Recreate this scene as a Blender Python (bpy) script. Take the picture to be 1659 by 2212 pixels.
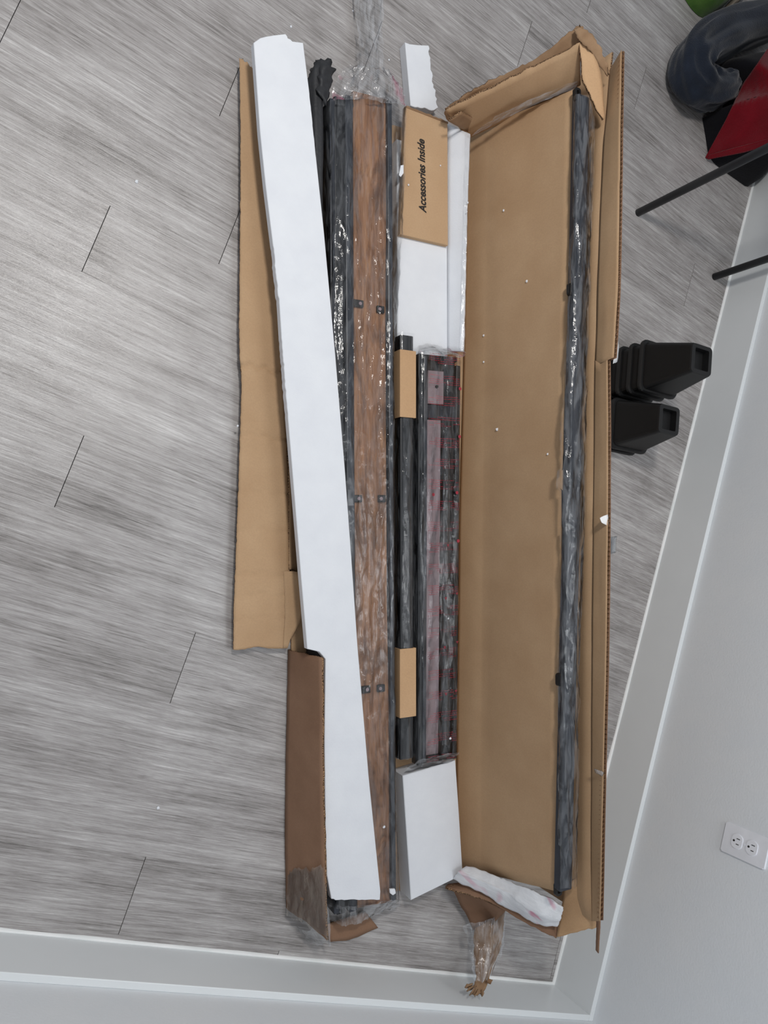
import bpy, bmesh, math, random
from mathutils import Vector, Matrix, noise
random.seed(7)
for o in list(bpy.data.objects): bpy.data.objects.remove(o)
SC = bpy.context.scene
COL = SC.collection
# ------------------------------------------------------------------ camera
W, H, F = 1659.0, 2212.0, 1557.45
CAM = Vector((-1.72832, 0.73591, 1.59021))
ROT = Matrix(((0.8315995871, -0.3519080277, -0.4296543573),
              (0.3044778817, 0.9358881740, -0.1772189191),
              (0.4644731922, 0.0165549314, 0.8854324299)))
cd = bpy.data.cameras.new('camera'); cd.sensor_fit = 'HORIZONTAL'; cd.sensor_width = 36
cd.lens = 36 * F / W; cd.clip_start = .02
camo = bpy.data.objects.new('camera', cd); COL.objects.link(camo)
camo.matrix_world = Matrix.Translation(CAM) @ ROT.to_4x4()
SC.camera = camo
# ------------------------------------------------------------------ light
wd = bpy.data.worlds.new('world'); SC.world = wd; wd.use_nodes = True
wb = wd.node_tree.nodes['Background']; wb.inputs[0].default_value = (.86, .92, 1, 1); wb.inputs[1].default_value = .38
def area(name, loc, target, size, power, col):
    l = bpy.data.lights.new(name, 'AREA'); l.shape = 'DISK'; l.size = size; l.energy = power; l.color = col
    o = bpy.data.objects.new(name, l); COL.objects.link(o); o.location = loc
    o.rotation_euler = (Vector(target) - Vector(loc)).to_track_quat('-Z', 'Y').to_euler()
    return o
area('ceiling_lamp_offscreen', (-1.97, 1.9, 2.5), (-1.97, 1.9, 0), .34, 34, (1, .965, .92))
area('second_ceiling_lamp_offscreen', (-.38, .95, 2.5), (-.38, .95, 0), .85, 11, (.95, .98, 1))
SC.view_settings.view_transform = 'Standard'; SC.view_settings.look = 'None'
SC.view_settings.exposure = 0.0; SC.view_settings.gamma = 1.0; SC.view_settings.use_curve_mapping = False

# ------------------------------------------------------------------ frame of the box on the floor
L = Vector((.349, -.937, 0)).normalized()      # along the box, towards the near wall
Q = Vector((.937, .349, 0)).normalized()       # across the box, towards the right wall
UP = Vector((0, 0, 1))
def P(u, v, z=0.0):
    d = ROT @ Vector(((u - W / 2) / F, -(v - H / 2) / F, -1.0))
    return CAM + d * ((z - CAM.z) / d.z)

# ------------------------------------------------------------------ materials
def lin(c):
    return tuple(((x / 255) / 12.92 if x / 255 <= .04045 else ((x / 255 + .055) / 1.055) ** 2.4) for x in c) + (1,)
class NT:
    def __init__(s, name):
        s.m = bpy.data.materials.new(name); s.m.use_nodes = True
        s.t = s.m.node_tree; s.t.nodes.clear()
        s.out = s.n('ShaderNodeOutputMaterial')
    def n(s, k, **kw):
        x = s.t.nodes.new(k)
        for a, b in kw.items(): setattr(x, a, b)
        return x
    def l(s, a, b): s.t.links.new(a, b)
    def co(s, which='Object', scale=(1, 1, 1), rnd=True, rotz=0):
        tc = s.n('ShaderNodeTexCoord'); mp = s.n('ShaderNodeMapping'); mp.inputs['Scale'].default_value = scale
        src = tc.outputs[which]
        if rotz:
            m0 = s.n('ShaderNodeMapping'); m0.inputs['Rotation'].default_value = (0, 0, rotz); s.l(src, m0.inputs['Vector']); src = m0.outputs[0]
        s.l(src, mp.inputs['Vector'])
        if not rnd: return mp.outputs[0]
        oi = s.n('ShaderNodeObjectInfo'); mu = s.n('ShaderNodeMath', operation='MULTIPLY'); mu.inputs[1].default_value = 37.0
        s.l(oi.outputs['Random'], mu.inputs[0]); ad = s.n('ShaderNodeVectorMath', operation='ADD')
        s.l(mp.outputs[0], ad.inputs[0]); s.l(mu.outputs[0], ad.inputs[1]); return ad.outputs[0]
    def noise(s, vec, scale, detail=4, rough=.55, dist=0):
        x = s.n('ShaderNodeTexNoise'); x.inputs['Scale'].default_value = scale; x.inputs['Detail'].default_value = detail
        x.inputs['Roughness'].default_value = rough; x.inputs['Distortion'].default_value = dist
        if vec: s.l(vec, x.inputs['Vector'])
        return x.outputs['Fac']
    def ramp(s, fac, stops):
        x = s.n('ShaderNodeValToRGB'); e = x.color_ramp.elements
        while len(e) < len(stops): e.new(.5)
        for i, (p, c) in enumerate(stops):
            e[i].position = p; e[i].color = c if len(c) == 4 else lin(c)
        s.l(fac, x.inputs[0]); return x.outputs[0]
    def mix(s, fac, a, b, mode='MIX'):
        x = s.n('ShaderNodeMix', data_type='RGBA', blend_type=mode)
        if isinstance(fac, (int, float)): x.inputs[0].default_value = fac
        else: s.l(fac, x.inputs[0])
        for v, i in ((a, 6), (b, 7)):
            if isinstance(v, tuple): x.inputs[i].default_value = v if len(v) == 4 else lin(v)
            else: s.l(v, x.inputs[i])
        return x.outputs[2]
    def math(s, op, a, b=0.0):
        x = s.n('ShaderNodeMath', operation=op)
        for v, i in ((a, 0), (b, 1)):
            if isinstance(v, (int, float)): x.inputs[i].default_value = v
            else: s.l(v, x.inputs[i])
        return x.outputs[0]
    def bump(s, h, strength, dist=.002, normal=None):
        x = s.n('ShaderNodeBump'); x.inputs['Strength'].default_value = strength; x.inputs['Distance'].default_value = dist
        s.l(h, x.inputs['Height'])
        if normal: s.l(normal, x.inputs['Normal'])
        return x.outputs[0]
    def bsdf(s, col, rough=.6, normal=None, spec=.5, metal=0, sheen=0):
        x = s.n('ShaderNodeBsdfPrincipled')
        if isinstance(col, tuple): x.inputs['Base Color'].default_value = col if len(col) == 4 else lin(col)
        else: s.l(col, x.inputs['Base Color'])
        if isinstance(rough, (int, float)): x.inputs['Roughness'].default_value = rough
        else: s.l(rough, x.inputs['Roughness'])
        x.inputs['Specular IOR Level'].default_value = spec; x.inputs['Metallic'].default_value = metal
        x.inputs['Sheen Weight'].default_value = sheen
        if normal: s.l(normal, x.inputs['Normal'])
        s.l(x.outputs[0], s.out.inputs[0]); return x
M = {}
BOXROT = -math.atan2(L.y, L.x)       # turns world coordinates so that x runs along the box
def m_cardboard(name, c0, c1, flute=.25):
    t = NT(name); v = t.co('Object', rnd=True)
    a = t.noise(v, 9, 3); b = t.noise(v, 260, 3, .7)
    c = t.ramp(a, [(.3, c0), (.7, c1)])
    c = t.mix(t.math('MULTIPLY', t.math('SUBTRACT', b, .35), .5), c, tuple(int(x * .72) for x in c0))
    v2 = t.co('Object', (6, 130, 130), True, BOXROT + math.pi / 2)
    fl = t.noise(v2, 1.0, 2, .5)
    t.bsdf(c, .82, t.bump(t.math('ADD', t.math('MULTIPLY', fl, flute), t.math('MULTIPLY', b, .2)), .35, .0012), .25); M[name] = t.m
m_cardboard('card_in', (192, 160, 126), (183, 150, 116))
m_cardboard('card_light', (200, 164, 127), (190, 154, 117), .15)
m_cardboard('card_out', (146, 114, 92), (133, 102, 81), .1)
m_cardboard('card_torn', (172, 142, 112), (128, 98, 72), .5)
def m_edge():
    t = NT('card_edge'); v = t.co('Object')
    c = t.ramp(t.noise(v, 420, 2), [(.42, (62, 44, 32)), (.6, (168, 134, 102))]); t.bsdf(c, .9, None, .2); M['card_edge'] = t.m
m_edge()
def m_foam():
    t = NT('foam'); v = t.co('Object')
    vo = t.n('ShaderNodeTexVoronoi'); vo.inputs['Scale'].default_value = 260; t.l(v, vo.inputs['Vector'])
    v2 = t.co('Object', (170, 5, 20), True, BOXROT + .12)
    rib = t.noise(v2, 1, 2)
    mask = t.noise(v, 3.2, 2)
    h = t.math('ADD', t.math('MULTIPLY', vo.outputs['Distance'], .5), t.math('MULTIPLY', rib, t.ramp(mask, [(.5, (0, 0, 0)), (.62, (255, 255, 255))])))
    c = t.ramp(t.noise(v, 14, 3), [(.3, (222, 225, 231)), (.7, (228, 231, 236))])
    t.bsdf(c, .75, t.bump(h, .28, .0012), .3); M['foam'] = t.m
m_foam()
def m_floor():
    t = NT('plank_vinyl')
    base = t.co('Object', (1, 1, 1))
    g1 = t.noise(t.co('Object', (4.5, 120, 1)), 1, 6, .72, .3)
    g2 = t.noise(t.co('Object', (16, 460, 1)), 1, 5, .78, .25)
    g3 = t.noise(t.co('Object', (1.6, 16, 1)), 1, 4, .6, .6)
    pat = t.noise(base, 5.5, 4, .6, .3)
    f = t.math('ADD', t.math('MULTIPLY', g1, .42), t.math('ADD', t.math('MULTIPLY', g2, .52), t.math('ADD', t.math('MULTIPLY', g3, .24), t.math('MULTIPLY', pat, .22))))
    c = t.ramp(f, [(.52, (92, 88, 86)), (.62, (138, 134, 132)), (.70, (162, 158, 157)), (.78, (181, 178, 177)), (.90, (214, 212, 211))])
    oi = t.n('ShaderNodeObjectInfo')
    c = t.mix(t.math('MULTIPLY', oi.outputs['Random'], .05), c, (140, 132, 128))
    r = t.math('ADD', t.math('MULTIPLY', g2, .20), .15)
    t.bsdf(c, r, t.bump(t.math('ADD', g2, g1), .30, .0012), .5); M['plank'] = t.m
m_floor()
def m_wood():
    t = NT('rustic_wood')
    v = t.co('Object', (1, 1, 1), True, BOXROT)
    g = t.noise(t.co('Object', (5, 60, 10), True, BOXROT), 1, 6, .7, .5)
    kn = t.noise(t.co('Object', (4.5, 15, 6), True, BOXROT), 1, 6, .68, .9)
    fine = t.noise(t.co('Object', (14, 300, 30), True, BOXROT), 1, 3, .6)
    c = t.ramp(g, [(.30, (98, 70, 52)), (.46, (150, 108, 78)), (.58, (176, 132, 98)), (.75, (200, 162, 128))])
    c = t.mix(t.ramp(kn, [(.46, (0, 0, 0)), (.60, (220, 220, 220))]), c, (80, 60, 50))
    c = t.mix(t.math('MULTIPLY', fine, .4), c, (128, 94, 74))
    t.bsdf(c, .5, t.bump(fine, .2, .001), .4); M['wood'] = t.m
m_wood()
def m_plain(name, col, rough, spec=.5, bumpscale=None, bs=.2, var=None, sheen=0, dist=.001):
    t = NT(name); v = t.co('Object')
    n = t.noise(v, bumpscale or 60, 3)
    c = t.ramp(t.noise(v, 11, 3), [(.3, col), (.7, var or tuple(min(255, int(x * 1.08) + 1) for x in col))])
    t.bsdf(c, rough, t.bump(n, bs, dist), spec, 0, sheen); M[name] = t.m
m_plain('black_metal', (30, 32, 36), .42, .5, 500, .12)
m_plain('black_rail', (44, 48, 56), .36, .5, 300, .1)
m_plain('grey_metal', (150, 133, 138), .38, .5, 200, .1)
m_plain('black_plastic', (17, 17, 18), .5, .45, 700, .15)
m_plain('white_plastic', (228, 230, 236), .35, .5, 40, .02)
m_plain('slot_black', (40, 40, 42), .6)
m_plain('wall_paint', (226, 230, 234), .62, .35, 190, .35, (229, 232, 235), 0, .0016)
m_plain('trim_paint', (229, 233, 235), .34, .5, 40, .04, (231, 235, 237))
m_plain('caulk', (236, 240, 240), .5, .4, 90, .3)
m_plain('subfloor', (38, 36, 35), .9)
m_plain('navy_fleece', (27, 32, 42), .95, .1, 240, .6, (40, 47, 60), .25, .003)
m_plain('black_cloth', (17, 17, 20), .95, .1, 200, .5, (23, 23, 28), .1, .003)
m_plain('red_cloth', (106, 11, 24), .95, .1, 380, .8, (122, 16, 30), .2, .003)
m_plain('green_cloth', (56, 92, 34), .95, .1, 150, .5, (92, 128, 58), .3, .003)
m_plain('beige_cloth', (150, 140, 128), .95, .1, 150, .5)
m_plain('ink', (30, 26, 24), .7)
m_plain('red_ink', (150, 40, 56), .6)
m_plain('tape_white', (226, 226, 226), .5, .4)
m_plain('dark_wrap', (36, 37, 40), .55, .4, 60, .5, (52, 53, 56), 0, .003)
def m_film(name, gl=.10, df=.05, col=(226, 230, 236), printed=False, wr=.5, pink=0.0, dmin=60):
    t = NT(name)
    uvv = t.n('ShaderNodeTexCoord').outputs['UV']
    mp = t.n('ShaderNodeMapping'); mp.inputs['Scale'].default_value = (14, 70, 1); t.l(uvv, mp.inputs[0])
    n1 = t.noise(mp.outputs[0], 1, 4, .6, 1.2)
    rid = t.math('ABSOLUTE', t.math('SUBTRACT', n1, .5))
    n2 = t.noise(t.co('Object'), 45, 3, .55, .6)
    nb = t.bump(t.math('ADD', t.math('MULTIPLY', rid, 1.6), n2), wr, .006)
    tr = t.n('ShaderNodeBsdfTransparent'); tr.inputs[0].default_value = (.955, .96, .965, 1)
    go = t.n('ShaderNodeBsdfGlossy'); go.inputs['Roughness'].default_value = .11; t.l(nb, go.inputs['Normal'])
    di = t.n('ShaderNodeBsdfDiffuse'); di.inputs[0].default_value = lin(col); t.l(nb, di.inputs['Normal'])
    fr = t.n('ShaderNodeFresnel'); fr.inputs[0].default_value = 1.45; t.l(nb, fr.inputs['Normal'])
    m1 = t.n('ShaderNodeMixShader'); t.l(t.math('ADD', fr.outputs[0], gl), m1.inputs[0]); t.l(tr.outputs[0], m1.inputs[1]); t.l(go.outputs[0], m1.inputs[2])
    m2 = t.n('ShaderNodeMixShader'); t.l(m1.outputs[0], m2.inputs[1]); t.l(di.outputs[0], m2.inputs[2])
    dens = t.math('MULTIPLY', t.ramp(n1, [(.42, (dmin, dmin, dmin)), (.62, (255, 255, 255))]), df)
    t.l(dens, m2.inputs[0]); last = m2.outputs[0]
    if printed:
        sx = t.n('ShaderNodeSeparateXYZ'); t.l(uvv, sx.inputs[0])
        s, w = sx.outputs[0], sx.outputs[1]
        def frac(x, k): return t.math('FRACT', t.math('MULTIPLY', x, k))
        grp = t.math('LESS_THAN', frac(s, 1 / .052), .45)
        row = t.math('LESS_THAN', frac(s, 1 / .0052), .30)
        cb = t.n('ShaderNodeCombineXYZ')
        t.l(t.math('FLOOR', t.math('MULTIPLY', s, 1 / .0052)), cb.inputs[0]); t.l(t.math('MULTIPLY', w, 330), cb.inputs[1])
        dash = t.math('GREATER_THAN', t.noise(cb.outputs[0], 1, 2), .47)
        cb2 = t.n('ShaderNodeCombineXYZ')
        t.l(t.math('FLOOR', t.math('MULTIPLY', s, 1 / .0052)), cb2.inputs[0]); t.l(t.math('MULTIPLY', w, 14), cb2.inputs[1])
        seg = t.math('GREATER_THAN', t.noise(cb2.outputs[0], 1.7, 0), .44)
        k = t.math('MULTIPLY', t.math('MULTIPLY', grp, row), t.math('MULTIPLY', dash, seg))
        rd = t.n('ShaderNodeBsdfDiffuse'); rd.inputs[0].default_value = lin((206, 40, 66))
        m3 = t.n('ShaderNodeMixShader'); t.l(t.math('MULTIPLY', t.math('MULTIPLY', k, t.math('GREATER_THAN', w, .052)), .40), m3.inputs[0]); t.l(last, m3.inputs[1]); t.l(rd.outputs[0], m3.inputs[2]); last = m3.outputs[0]
    if pink:
        rd = t.n('ShaderNodeBsdfDiffuse'); rd.inputs[0].default_value = lin((206, 84, 128))
        k = t.ramp(t.noise(t.co('Object', (9, 22, 9), True, .5), 1, 2, .5, 1.0), [(.56, (0, 0, 0)), (.66, (255, 255, 255))])
        m4 = t.n('ShaderNodeMixShader'); t.l(t.math('MULTIPLY', k, pink), m4.inputs[0]); t.l(last, m4.inputs[1]); t.l(rd.outputs[0], m4.inputs[2]); last = m4.outputs[0]
    t.l(last, t.out.inputs[0]); M[name] = t.m
m_film('film', .012, .07, wr=.22)
m_film('film_side', .012, .11, wr=.22)
m_film('film_crumpled', .03, .26, wr=.3)
m_film('film_printed', .012, .07, printed=True, wr=.22)
m_film('film_white', .01, .97, (232, 234, 238), wr=.3, pink=.6, dmin=245)
m_film('film_redgather', .06, .2, wr=.5, pink=.22)
m_film('tape', .06, .16, (200, 190, 176), wr=.3)

# ------------------------------------------------------------------ builders
def tag(o, label=None, cat=None, group=None, kind=None):
    for k, v in (('label', label), ('category', cat), ('group', group), ('kind', kind)):
        if v: o[k] = v
    return o
def link(name, me, mat, parent=None, smooth=False):
    o = bpy.data.objects.new(name, me); COL.objects.link(o)
    for m in (mat if isinstance(mat, (list, tuple)) else [mat]): me.materials.append(M[m])
    if smooth:
        for p in me.polygons: p.use_smooth = True
    if parent:
        o.parent = parent; o.matrix_parent_inverse = parent.matrix_world.inverted()
    return o
def empty(name, loc, label, cat, group=None):
    o = bpy.data.objects.new(name, None); COL.objects.link(o); o.location = loc; o.empty_display_size = .05
    o.matrix_world = Matrix.Translation(Vector(loc)); return tag(o, label, cat, group)
def from_bm(name, bm, mat, parent=None, smooth=False):
    bmesh.ops.recalc_face_normals(bm, faces=bm.faces[:])
    me = bpy.data.meshes.new(name); bm.to_mesh(me); bm.free(); return link(name, me, mat, parent, smooth)
def add_box(bm, c, ax, ay, az, sx, sy, sz, bev=0):
    b2 = bmesh.new(); vs = []
    for k in (-1, 1):
        for j in (-1, 1):
            for i in (-1, 1): vs.append(b2.verts.new(Vector(c) + ax * (i * sx / 2) + ay * (j * sy / 2) + az * (k * sz / 2)))
    for f in ((0, 2, 3, 1), (4, 5, 7, 6), (0, 1, 5, 4), (2, 6, 7, 3), (0, 4, 6, 2), (1, 3, 7, 5)): b2.faces.new([vs[i] for i in f])
    bmesh.ops.recalc_face_normals(b2, faces=b2.faces[:])
    if bev: bmesh.ops.bevel(b2, geom=b2.edges[:], offset=bev, segments=2, affect='EDGES', profile=.5)
    me = bpy.data.meshes.new('t'); b2.to_mesh(me); b2.free(); bm.from_mesh(me); bpy.data.meshes.remove(me)
def bar(name, A, B, w, h, mat, parent=None, bev=.002, side=None):
    """rectangular bar from A to B (points on its top centre line)"""
    bm = bmesh.new(); ax = (B - A).normalized(); ay = (side or UP.cross(ax)).normalized(); az = ax.cross(ay).normalized()
    if az.z < 0: az = -az
    add_box(bm, (A + B) / 2 - az * h / 2, ax, ay, az, (B - A).length, w, h, bev)
    return from_bm(name, bm, mat, parent)
def poly(pts, t):
    if t <= 0: return pts[0]
    if t >= 1: return pts[-1]
    d = [0]
    for a, b in zip(pts, pts[1:]): d.append(d[-1] + (b - a).length)
    s = t * d[-1]
    for i in range(len(pts) - 1):
        if s <= d[i + 1]: return pts[i].lerp(pts[i + 1], (s - d[i]) / max(1e-9, d[i + 1] - d[i]))
    return pts[-1]
def smoothpts(pts, k=2):
    for _ in range(k):
        out = [pts[0]]
        for a, b in zip(pts, pts[1:]): out += [a.lerp(b, .25), a.lerp(b, .75)]
        pts = out + [pts[-1]]
    return pts
def drop(line, dz, dq=0.0): return [P(*q) - UP * dz + Q * dq for q in line]
def W3(q): return q if isinstance(q, Vector) else P(*q)
def sheet(name, edges, n, m, mat, parent=None, thick=0, amp=0, freq=(10, 10), amp2=0, freq2=(40, 40), jag=(0, 0, 0, 0), smooth=True, rim=None, seed=0, ridge=False, soft=1, offset=-1, creases=(), cross=0):
    """surface lofted between control lines (pixel + height or world points)"""
    E = [smoothpts([W3(q) for q in e], soft) if len(e) > 2 and soft else [W3(q) for q in e] for e in edges]
    rows = []; rnd = random.Random(seed)
    ne = len(E) - 1
    for i in range(n + 1):
        t = i / n; r = []; base = [poly(e, t) for e in E]
        if cross:
            sm = smoothpts(base, 2); rows.append([poly(sm, k / (ne * m)) for k in range(ne * m + 1)]); continue
        for j in range(ne):
            for k in range(m if j < ne - 1 else m + 1): r.append(base[j].lerp(base[j + 1], k / m))
        rows.append(r)
    c = len(rows[0]); Ln = [0.0]; 
    for i in range(n): Ln.append(Ln[-1] + (rows[i + 1][c // 2] - rows[i][c // 2]).length)
    Wd = [0.0]
    for j in range(c - 1): Wd.append(Wd[-1] + (rows[n // 2][j + 1] - rows[n // 2][j]).length)
    nor = []
    for i in range(n + 1):
        r = []
        for j in range(c):
            a = rows[min(i + 1, n)][j] - rows[max(i - 1, 0)][j]; b = rows[i][min(j + 1, c - 1)] - rows[i][max(j - 1, 0)]
            q = a.cross(b); q = q.normalized() if q.length > 1e-12 else UP
            if q.z < 0: q = -q
            r.append(q)
        nor.append(r)
    def nz(x, y):
        v = noise.noise(Vector((x + seed * 7.3, y - seed * 3.1, seed * 1.7)))
        return (1 - 2.4 * abs(v)) * .8 if ridge else v
    new = []
    for i in range(n + 1):
        r = []
        for j in range(c):
            d = amp * nz(Ln[i] * freq[0], Wd[j] * freq[1]) + amp2 * nz(Ln[i] * freq2[0] + 5, Wd[j] * freq2[1] + 9)
            for (tc, dep, wid) in creases:
                d -= dep * max(0, 1 - abs(i / n - tc - .004 * math.sin(j * 1.3)) / wid)
            r.append(rows[i][j] + nor[i][j] * d)
        new.append(r)
    # ragged borders: start, end, first line, last line
    def jn(i, k): return .9 * noise.noise(Vector((i * .31 + seed, k * 5.1, .3))) + .55 * noise.noise(Vector((i * .83, k * 3.3 + seed, .7))) + .3 * rnd.uniform(-1, 1)
    for i in range(n + 1):
        if jag[2]: new[i][0] = new[i][0] + (new[i][1] - new[i][0]).normalized() * jn(i, 2) * jag[2]
        if jag[3]: new[i][-1] = new[i][-1] + (new[i][-2] - new[i][-1]).normalized() * jn(i, 3) * jag[3]
    for j in range(c):
        if jag[0]: new[0][j] = new[0][j] + (new[1][j] - new[0][j]).normalized() * jn(j, 0) * jag[0]
        if jag[1]: new[-1][j] = new[-1][j] + (new[-2][j] - new[-1][j]).normalized() * jn(j, 1) * jag[1]
    me = bpy.data.meshes.new(name)
    me.from_pydata([v for r in new for v in r], [], [(i * c + j, i * c + j + 1, (i + 1) * c + j + 1, (i + 1) * c + j) for i in range(n) for j in range(c - 1)])
    uv = me.uv_layers.new(name='UVMap')
    for lp in me.loops:
        i, j = divmod(lp.vertex_index, c); uv.data[lp.index].uv = (Ln[i], Wd[j])
    # make the faces look up
    if me.polygons and sum(p.normal.z for p in me.polygons) < 0: me.flip_normals()
    mats = [mat] + ([rim] if rim else [])
    o = link(name, me, mats, parent, smooth)
    if thick:
        md = o.modifiers.new('solid', 'SOLIDIFY'); md.thickness = thick; md.offset = offset
        if rim: md.material_offset_rim = 1
    return o
def slab(name, outline, z, t, mat, parent=None, jag=None, bev=.002, tilt=None, seed=1):
    """plate whose top outline is given by points; jag = {edge index: amplitude}"""
    rnd = random.Random(seed); pts = [W3(q) if isinstance(q, Vector) else P(q[0], q[1], q[2] if len(q) > 2 else z) for q in outline]
    out = []
    for i, a in enumerate(pts):
        b = pts[(i + 1) % len(pts)]; out.append(a)
        amp = (jag or {}).get(i, 0)
        if amp:
            k = max(2, int((b - a).length / .007)); nrm = (b - a).cross(UP).normalized()
            for s in range(1, k): out.append(a.lerp(b, s / k) + nrm * rnd.uniform(-amp, amp))
    bm = bmesh.new(); up = [bm.verts.new(p) for p in out]; dn = [bm.verts.new(p - UP * t) for p in out]
    f = bm.faces.new(up); bm.faces.new(list(reversed(dn)))
    for i in range(len(out)):
        j = (i + 1) % len(out); bm.faces.new((up[i], dn[i], dn[j], up[j]))
    bmesh.ops.recalc_face_normals(bm, faces=bm.faces[:])
    if bev: bmesh.ops.bevel(bm, geom=[e for e in bm.edges if abs(e.verts[0].co.z - e.verts[1].co.z) < t * .4], offset=bev, segments=1, affect='EDGES', clamp_overlap=True)
    return from_bm(name, bm, mat, parent)
def tube(bm, A, B, r0, r1, n=14, cap=True):
    ax = (B - A).normalized(); x = ax.orthogonal().normalized(); y = ax.cross(x)
    R = []
    for c, r in ((A, r0), (B, r1)): R.append([bm.verts.new(c + (x * math.cos(k * 2 * math.pi / n) + y * math.sin(k * 2 * math.pi / n)) * r) for k in range(n)])
    for k in range(n): bm.faces.new((R[0][k], R[0][(k + 1) % n], R[1][(k + 1) % n], R[1][k]))
    if cap: bm.faces.new(R[0]); bm.faces.new(R[1])
def rrect(cx, cy, w, h, r, n=5):
    pts = []
    for (sx, sy, a0) in ((1, 1, 0), (-1, 1, 90), (-1, -1, 180), (1, -1, 270)):
        for k in range(n + 1):
            a = math.radians(a0 + 90 * k / n); pts.append((cx + sx * (w / 2 - r) + r * math.cos(a), cy + sy * (h / 2 - r) + r * math.sin(a)))
    return pts

# ================================================================== the room
fl = slab('floor', [Vector((-3.4, -.015, -.008)), Vector((.015, -.015, -.008)), Vector((.015, 3.9, -.008)), Vector((-3.4, 3.9, -.008))], 0, .05, 'subfloor', None, bev=0)
tag(fl, 'grey wood-look vinyl plank floor', None, None, 'structure')
PL, PW = 1.22, .157
bm = bmesh.new(); add_box(bm, (0, 0, -.004), Vector((1, 0, 0)), Vector((0, 1, 0)), UP, PL - .0014, PW - .0001, .008, .0002)
bmesh.ops.recalc_face_normals(bm, faces=bm.faces[:])
pm = bpy.data.meshes.new('plank'); bm.to_mesh(pm); bm.free(); pm.materials.append(M['plank'])
JX = {0: -1.237, 3: -1.301, 5: -1.66, 8: -1.782, 9: -1.538, 10: -2.072, 11: -1.653, 13: -1.387, 15: -.991, 16: -.568}
def planks(x0, x1, y0, y1, mesh, tname='plank'):
    o = bpy.data.objects.new(tname, mesh); COL.objects.link(o); o.location = ((x0 + x1) / 2, (y0 + y1) / 2, 0)
    o.parent = fl; return o
for k in range(-1, 25):
    jx = JX.get(k, -.85 + .02 * math.sin(k * 2.3)); x = jx
    while x > -3.3: x -= PL
    y0 = .015 + PW * k
    while x < .01:
        a, b, c, d = max(x, -3.38), min(x + PL, .0145), max(y0, -.0145), min(y0 + PW, 3.88)
        full = b - a > PL - .002 and d - c > PW - .002
        if full: planks(a, b, c, d, pm)
        elif b - a > .01:
            bm = bmesh.new(); add_box(bm, (0, 0, -.004), Vector((1, 0, 0)), Vector((0, 1, 0)), UP, b - a - .0014, d - c - .0001, .008, .0002)
            me = bpy.data.meshes.new('plank'); bm.to_mesh(me); bm.free(); me.materials.append(M['plank']); planks(a, b, c, d, me)
        x += PL
BH, BT = .1438, .015
def wallbox(name, lo, hi, mat, bev=0, label=None):
    bm = bmesh.new(); lo, hi = Vector(lo), Vector(hi); s = hi - lo
    add_box(bm, (lo + hi) / 2, Vector((1, 0, 0)), Vector((0, 1, 0)), UP, s.x, s.y, s.z, bev)
    return tag(from_bm(name, bm, mat), label, None, None, 'structure')
wallbox('wall_right', (BT, -.135, -.058), (.135, 3.9, 2.6), 'wall_paint', 0, 'pale grey painted wall with the outlet')
wallbox('wall_front', (-3.4, -.135, -.058), (BT, -BT, 2.6), 'wall_paint', 0, 'pale grey painted wall without outlet')
wallbox('baseboard_right', (0, -BT, .0), (BT, 3.9, BH), 'trim_paint', .0015, 'white baseboard along the outlet wall')
wallbox('baseboard_front', (-3.4, -BT, .0), (0, 0, BH), 'trim_paint', .0015, 'white baseboard along the wall without outlet')
def bead(name, A, B, side):
    bm = bmesh.new(); n = 60; prof = ((0, .0), (0, .006), (.003, .005), (.0055, .002), (.0062, 0)); R = []
    for i in range(n + 1):
        p = A.lerp(B, i / n); w = 1 + .35 * noise.noise(p * 9); R.append([bm.verts.new(p + side * (a * w) + UP * (b * w)) for a, b in prof])
    for i in range(n):
        for j in range(len(prof) - 1): bm.faces.new((R[i][j], R[i][j + 1], R[i + 1][j + 1], R[i + 1][j]))
    return tag(from_bm(name, bm, 'caulk', None, True), None, None, None, 'structure')
bead('trim_1', Vector((0, 3.9, 0)), Vector((0, 0, 0)), Vector((-1, 0, 0)))
bead('trim_2', Vector((-3.4, 0, 0)), Vector((0, 0, 0)), Vector((0, 1, 0)))

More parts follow.
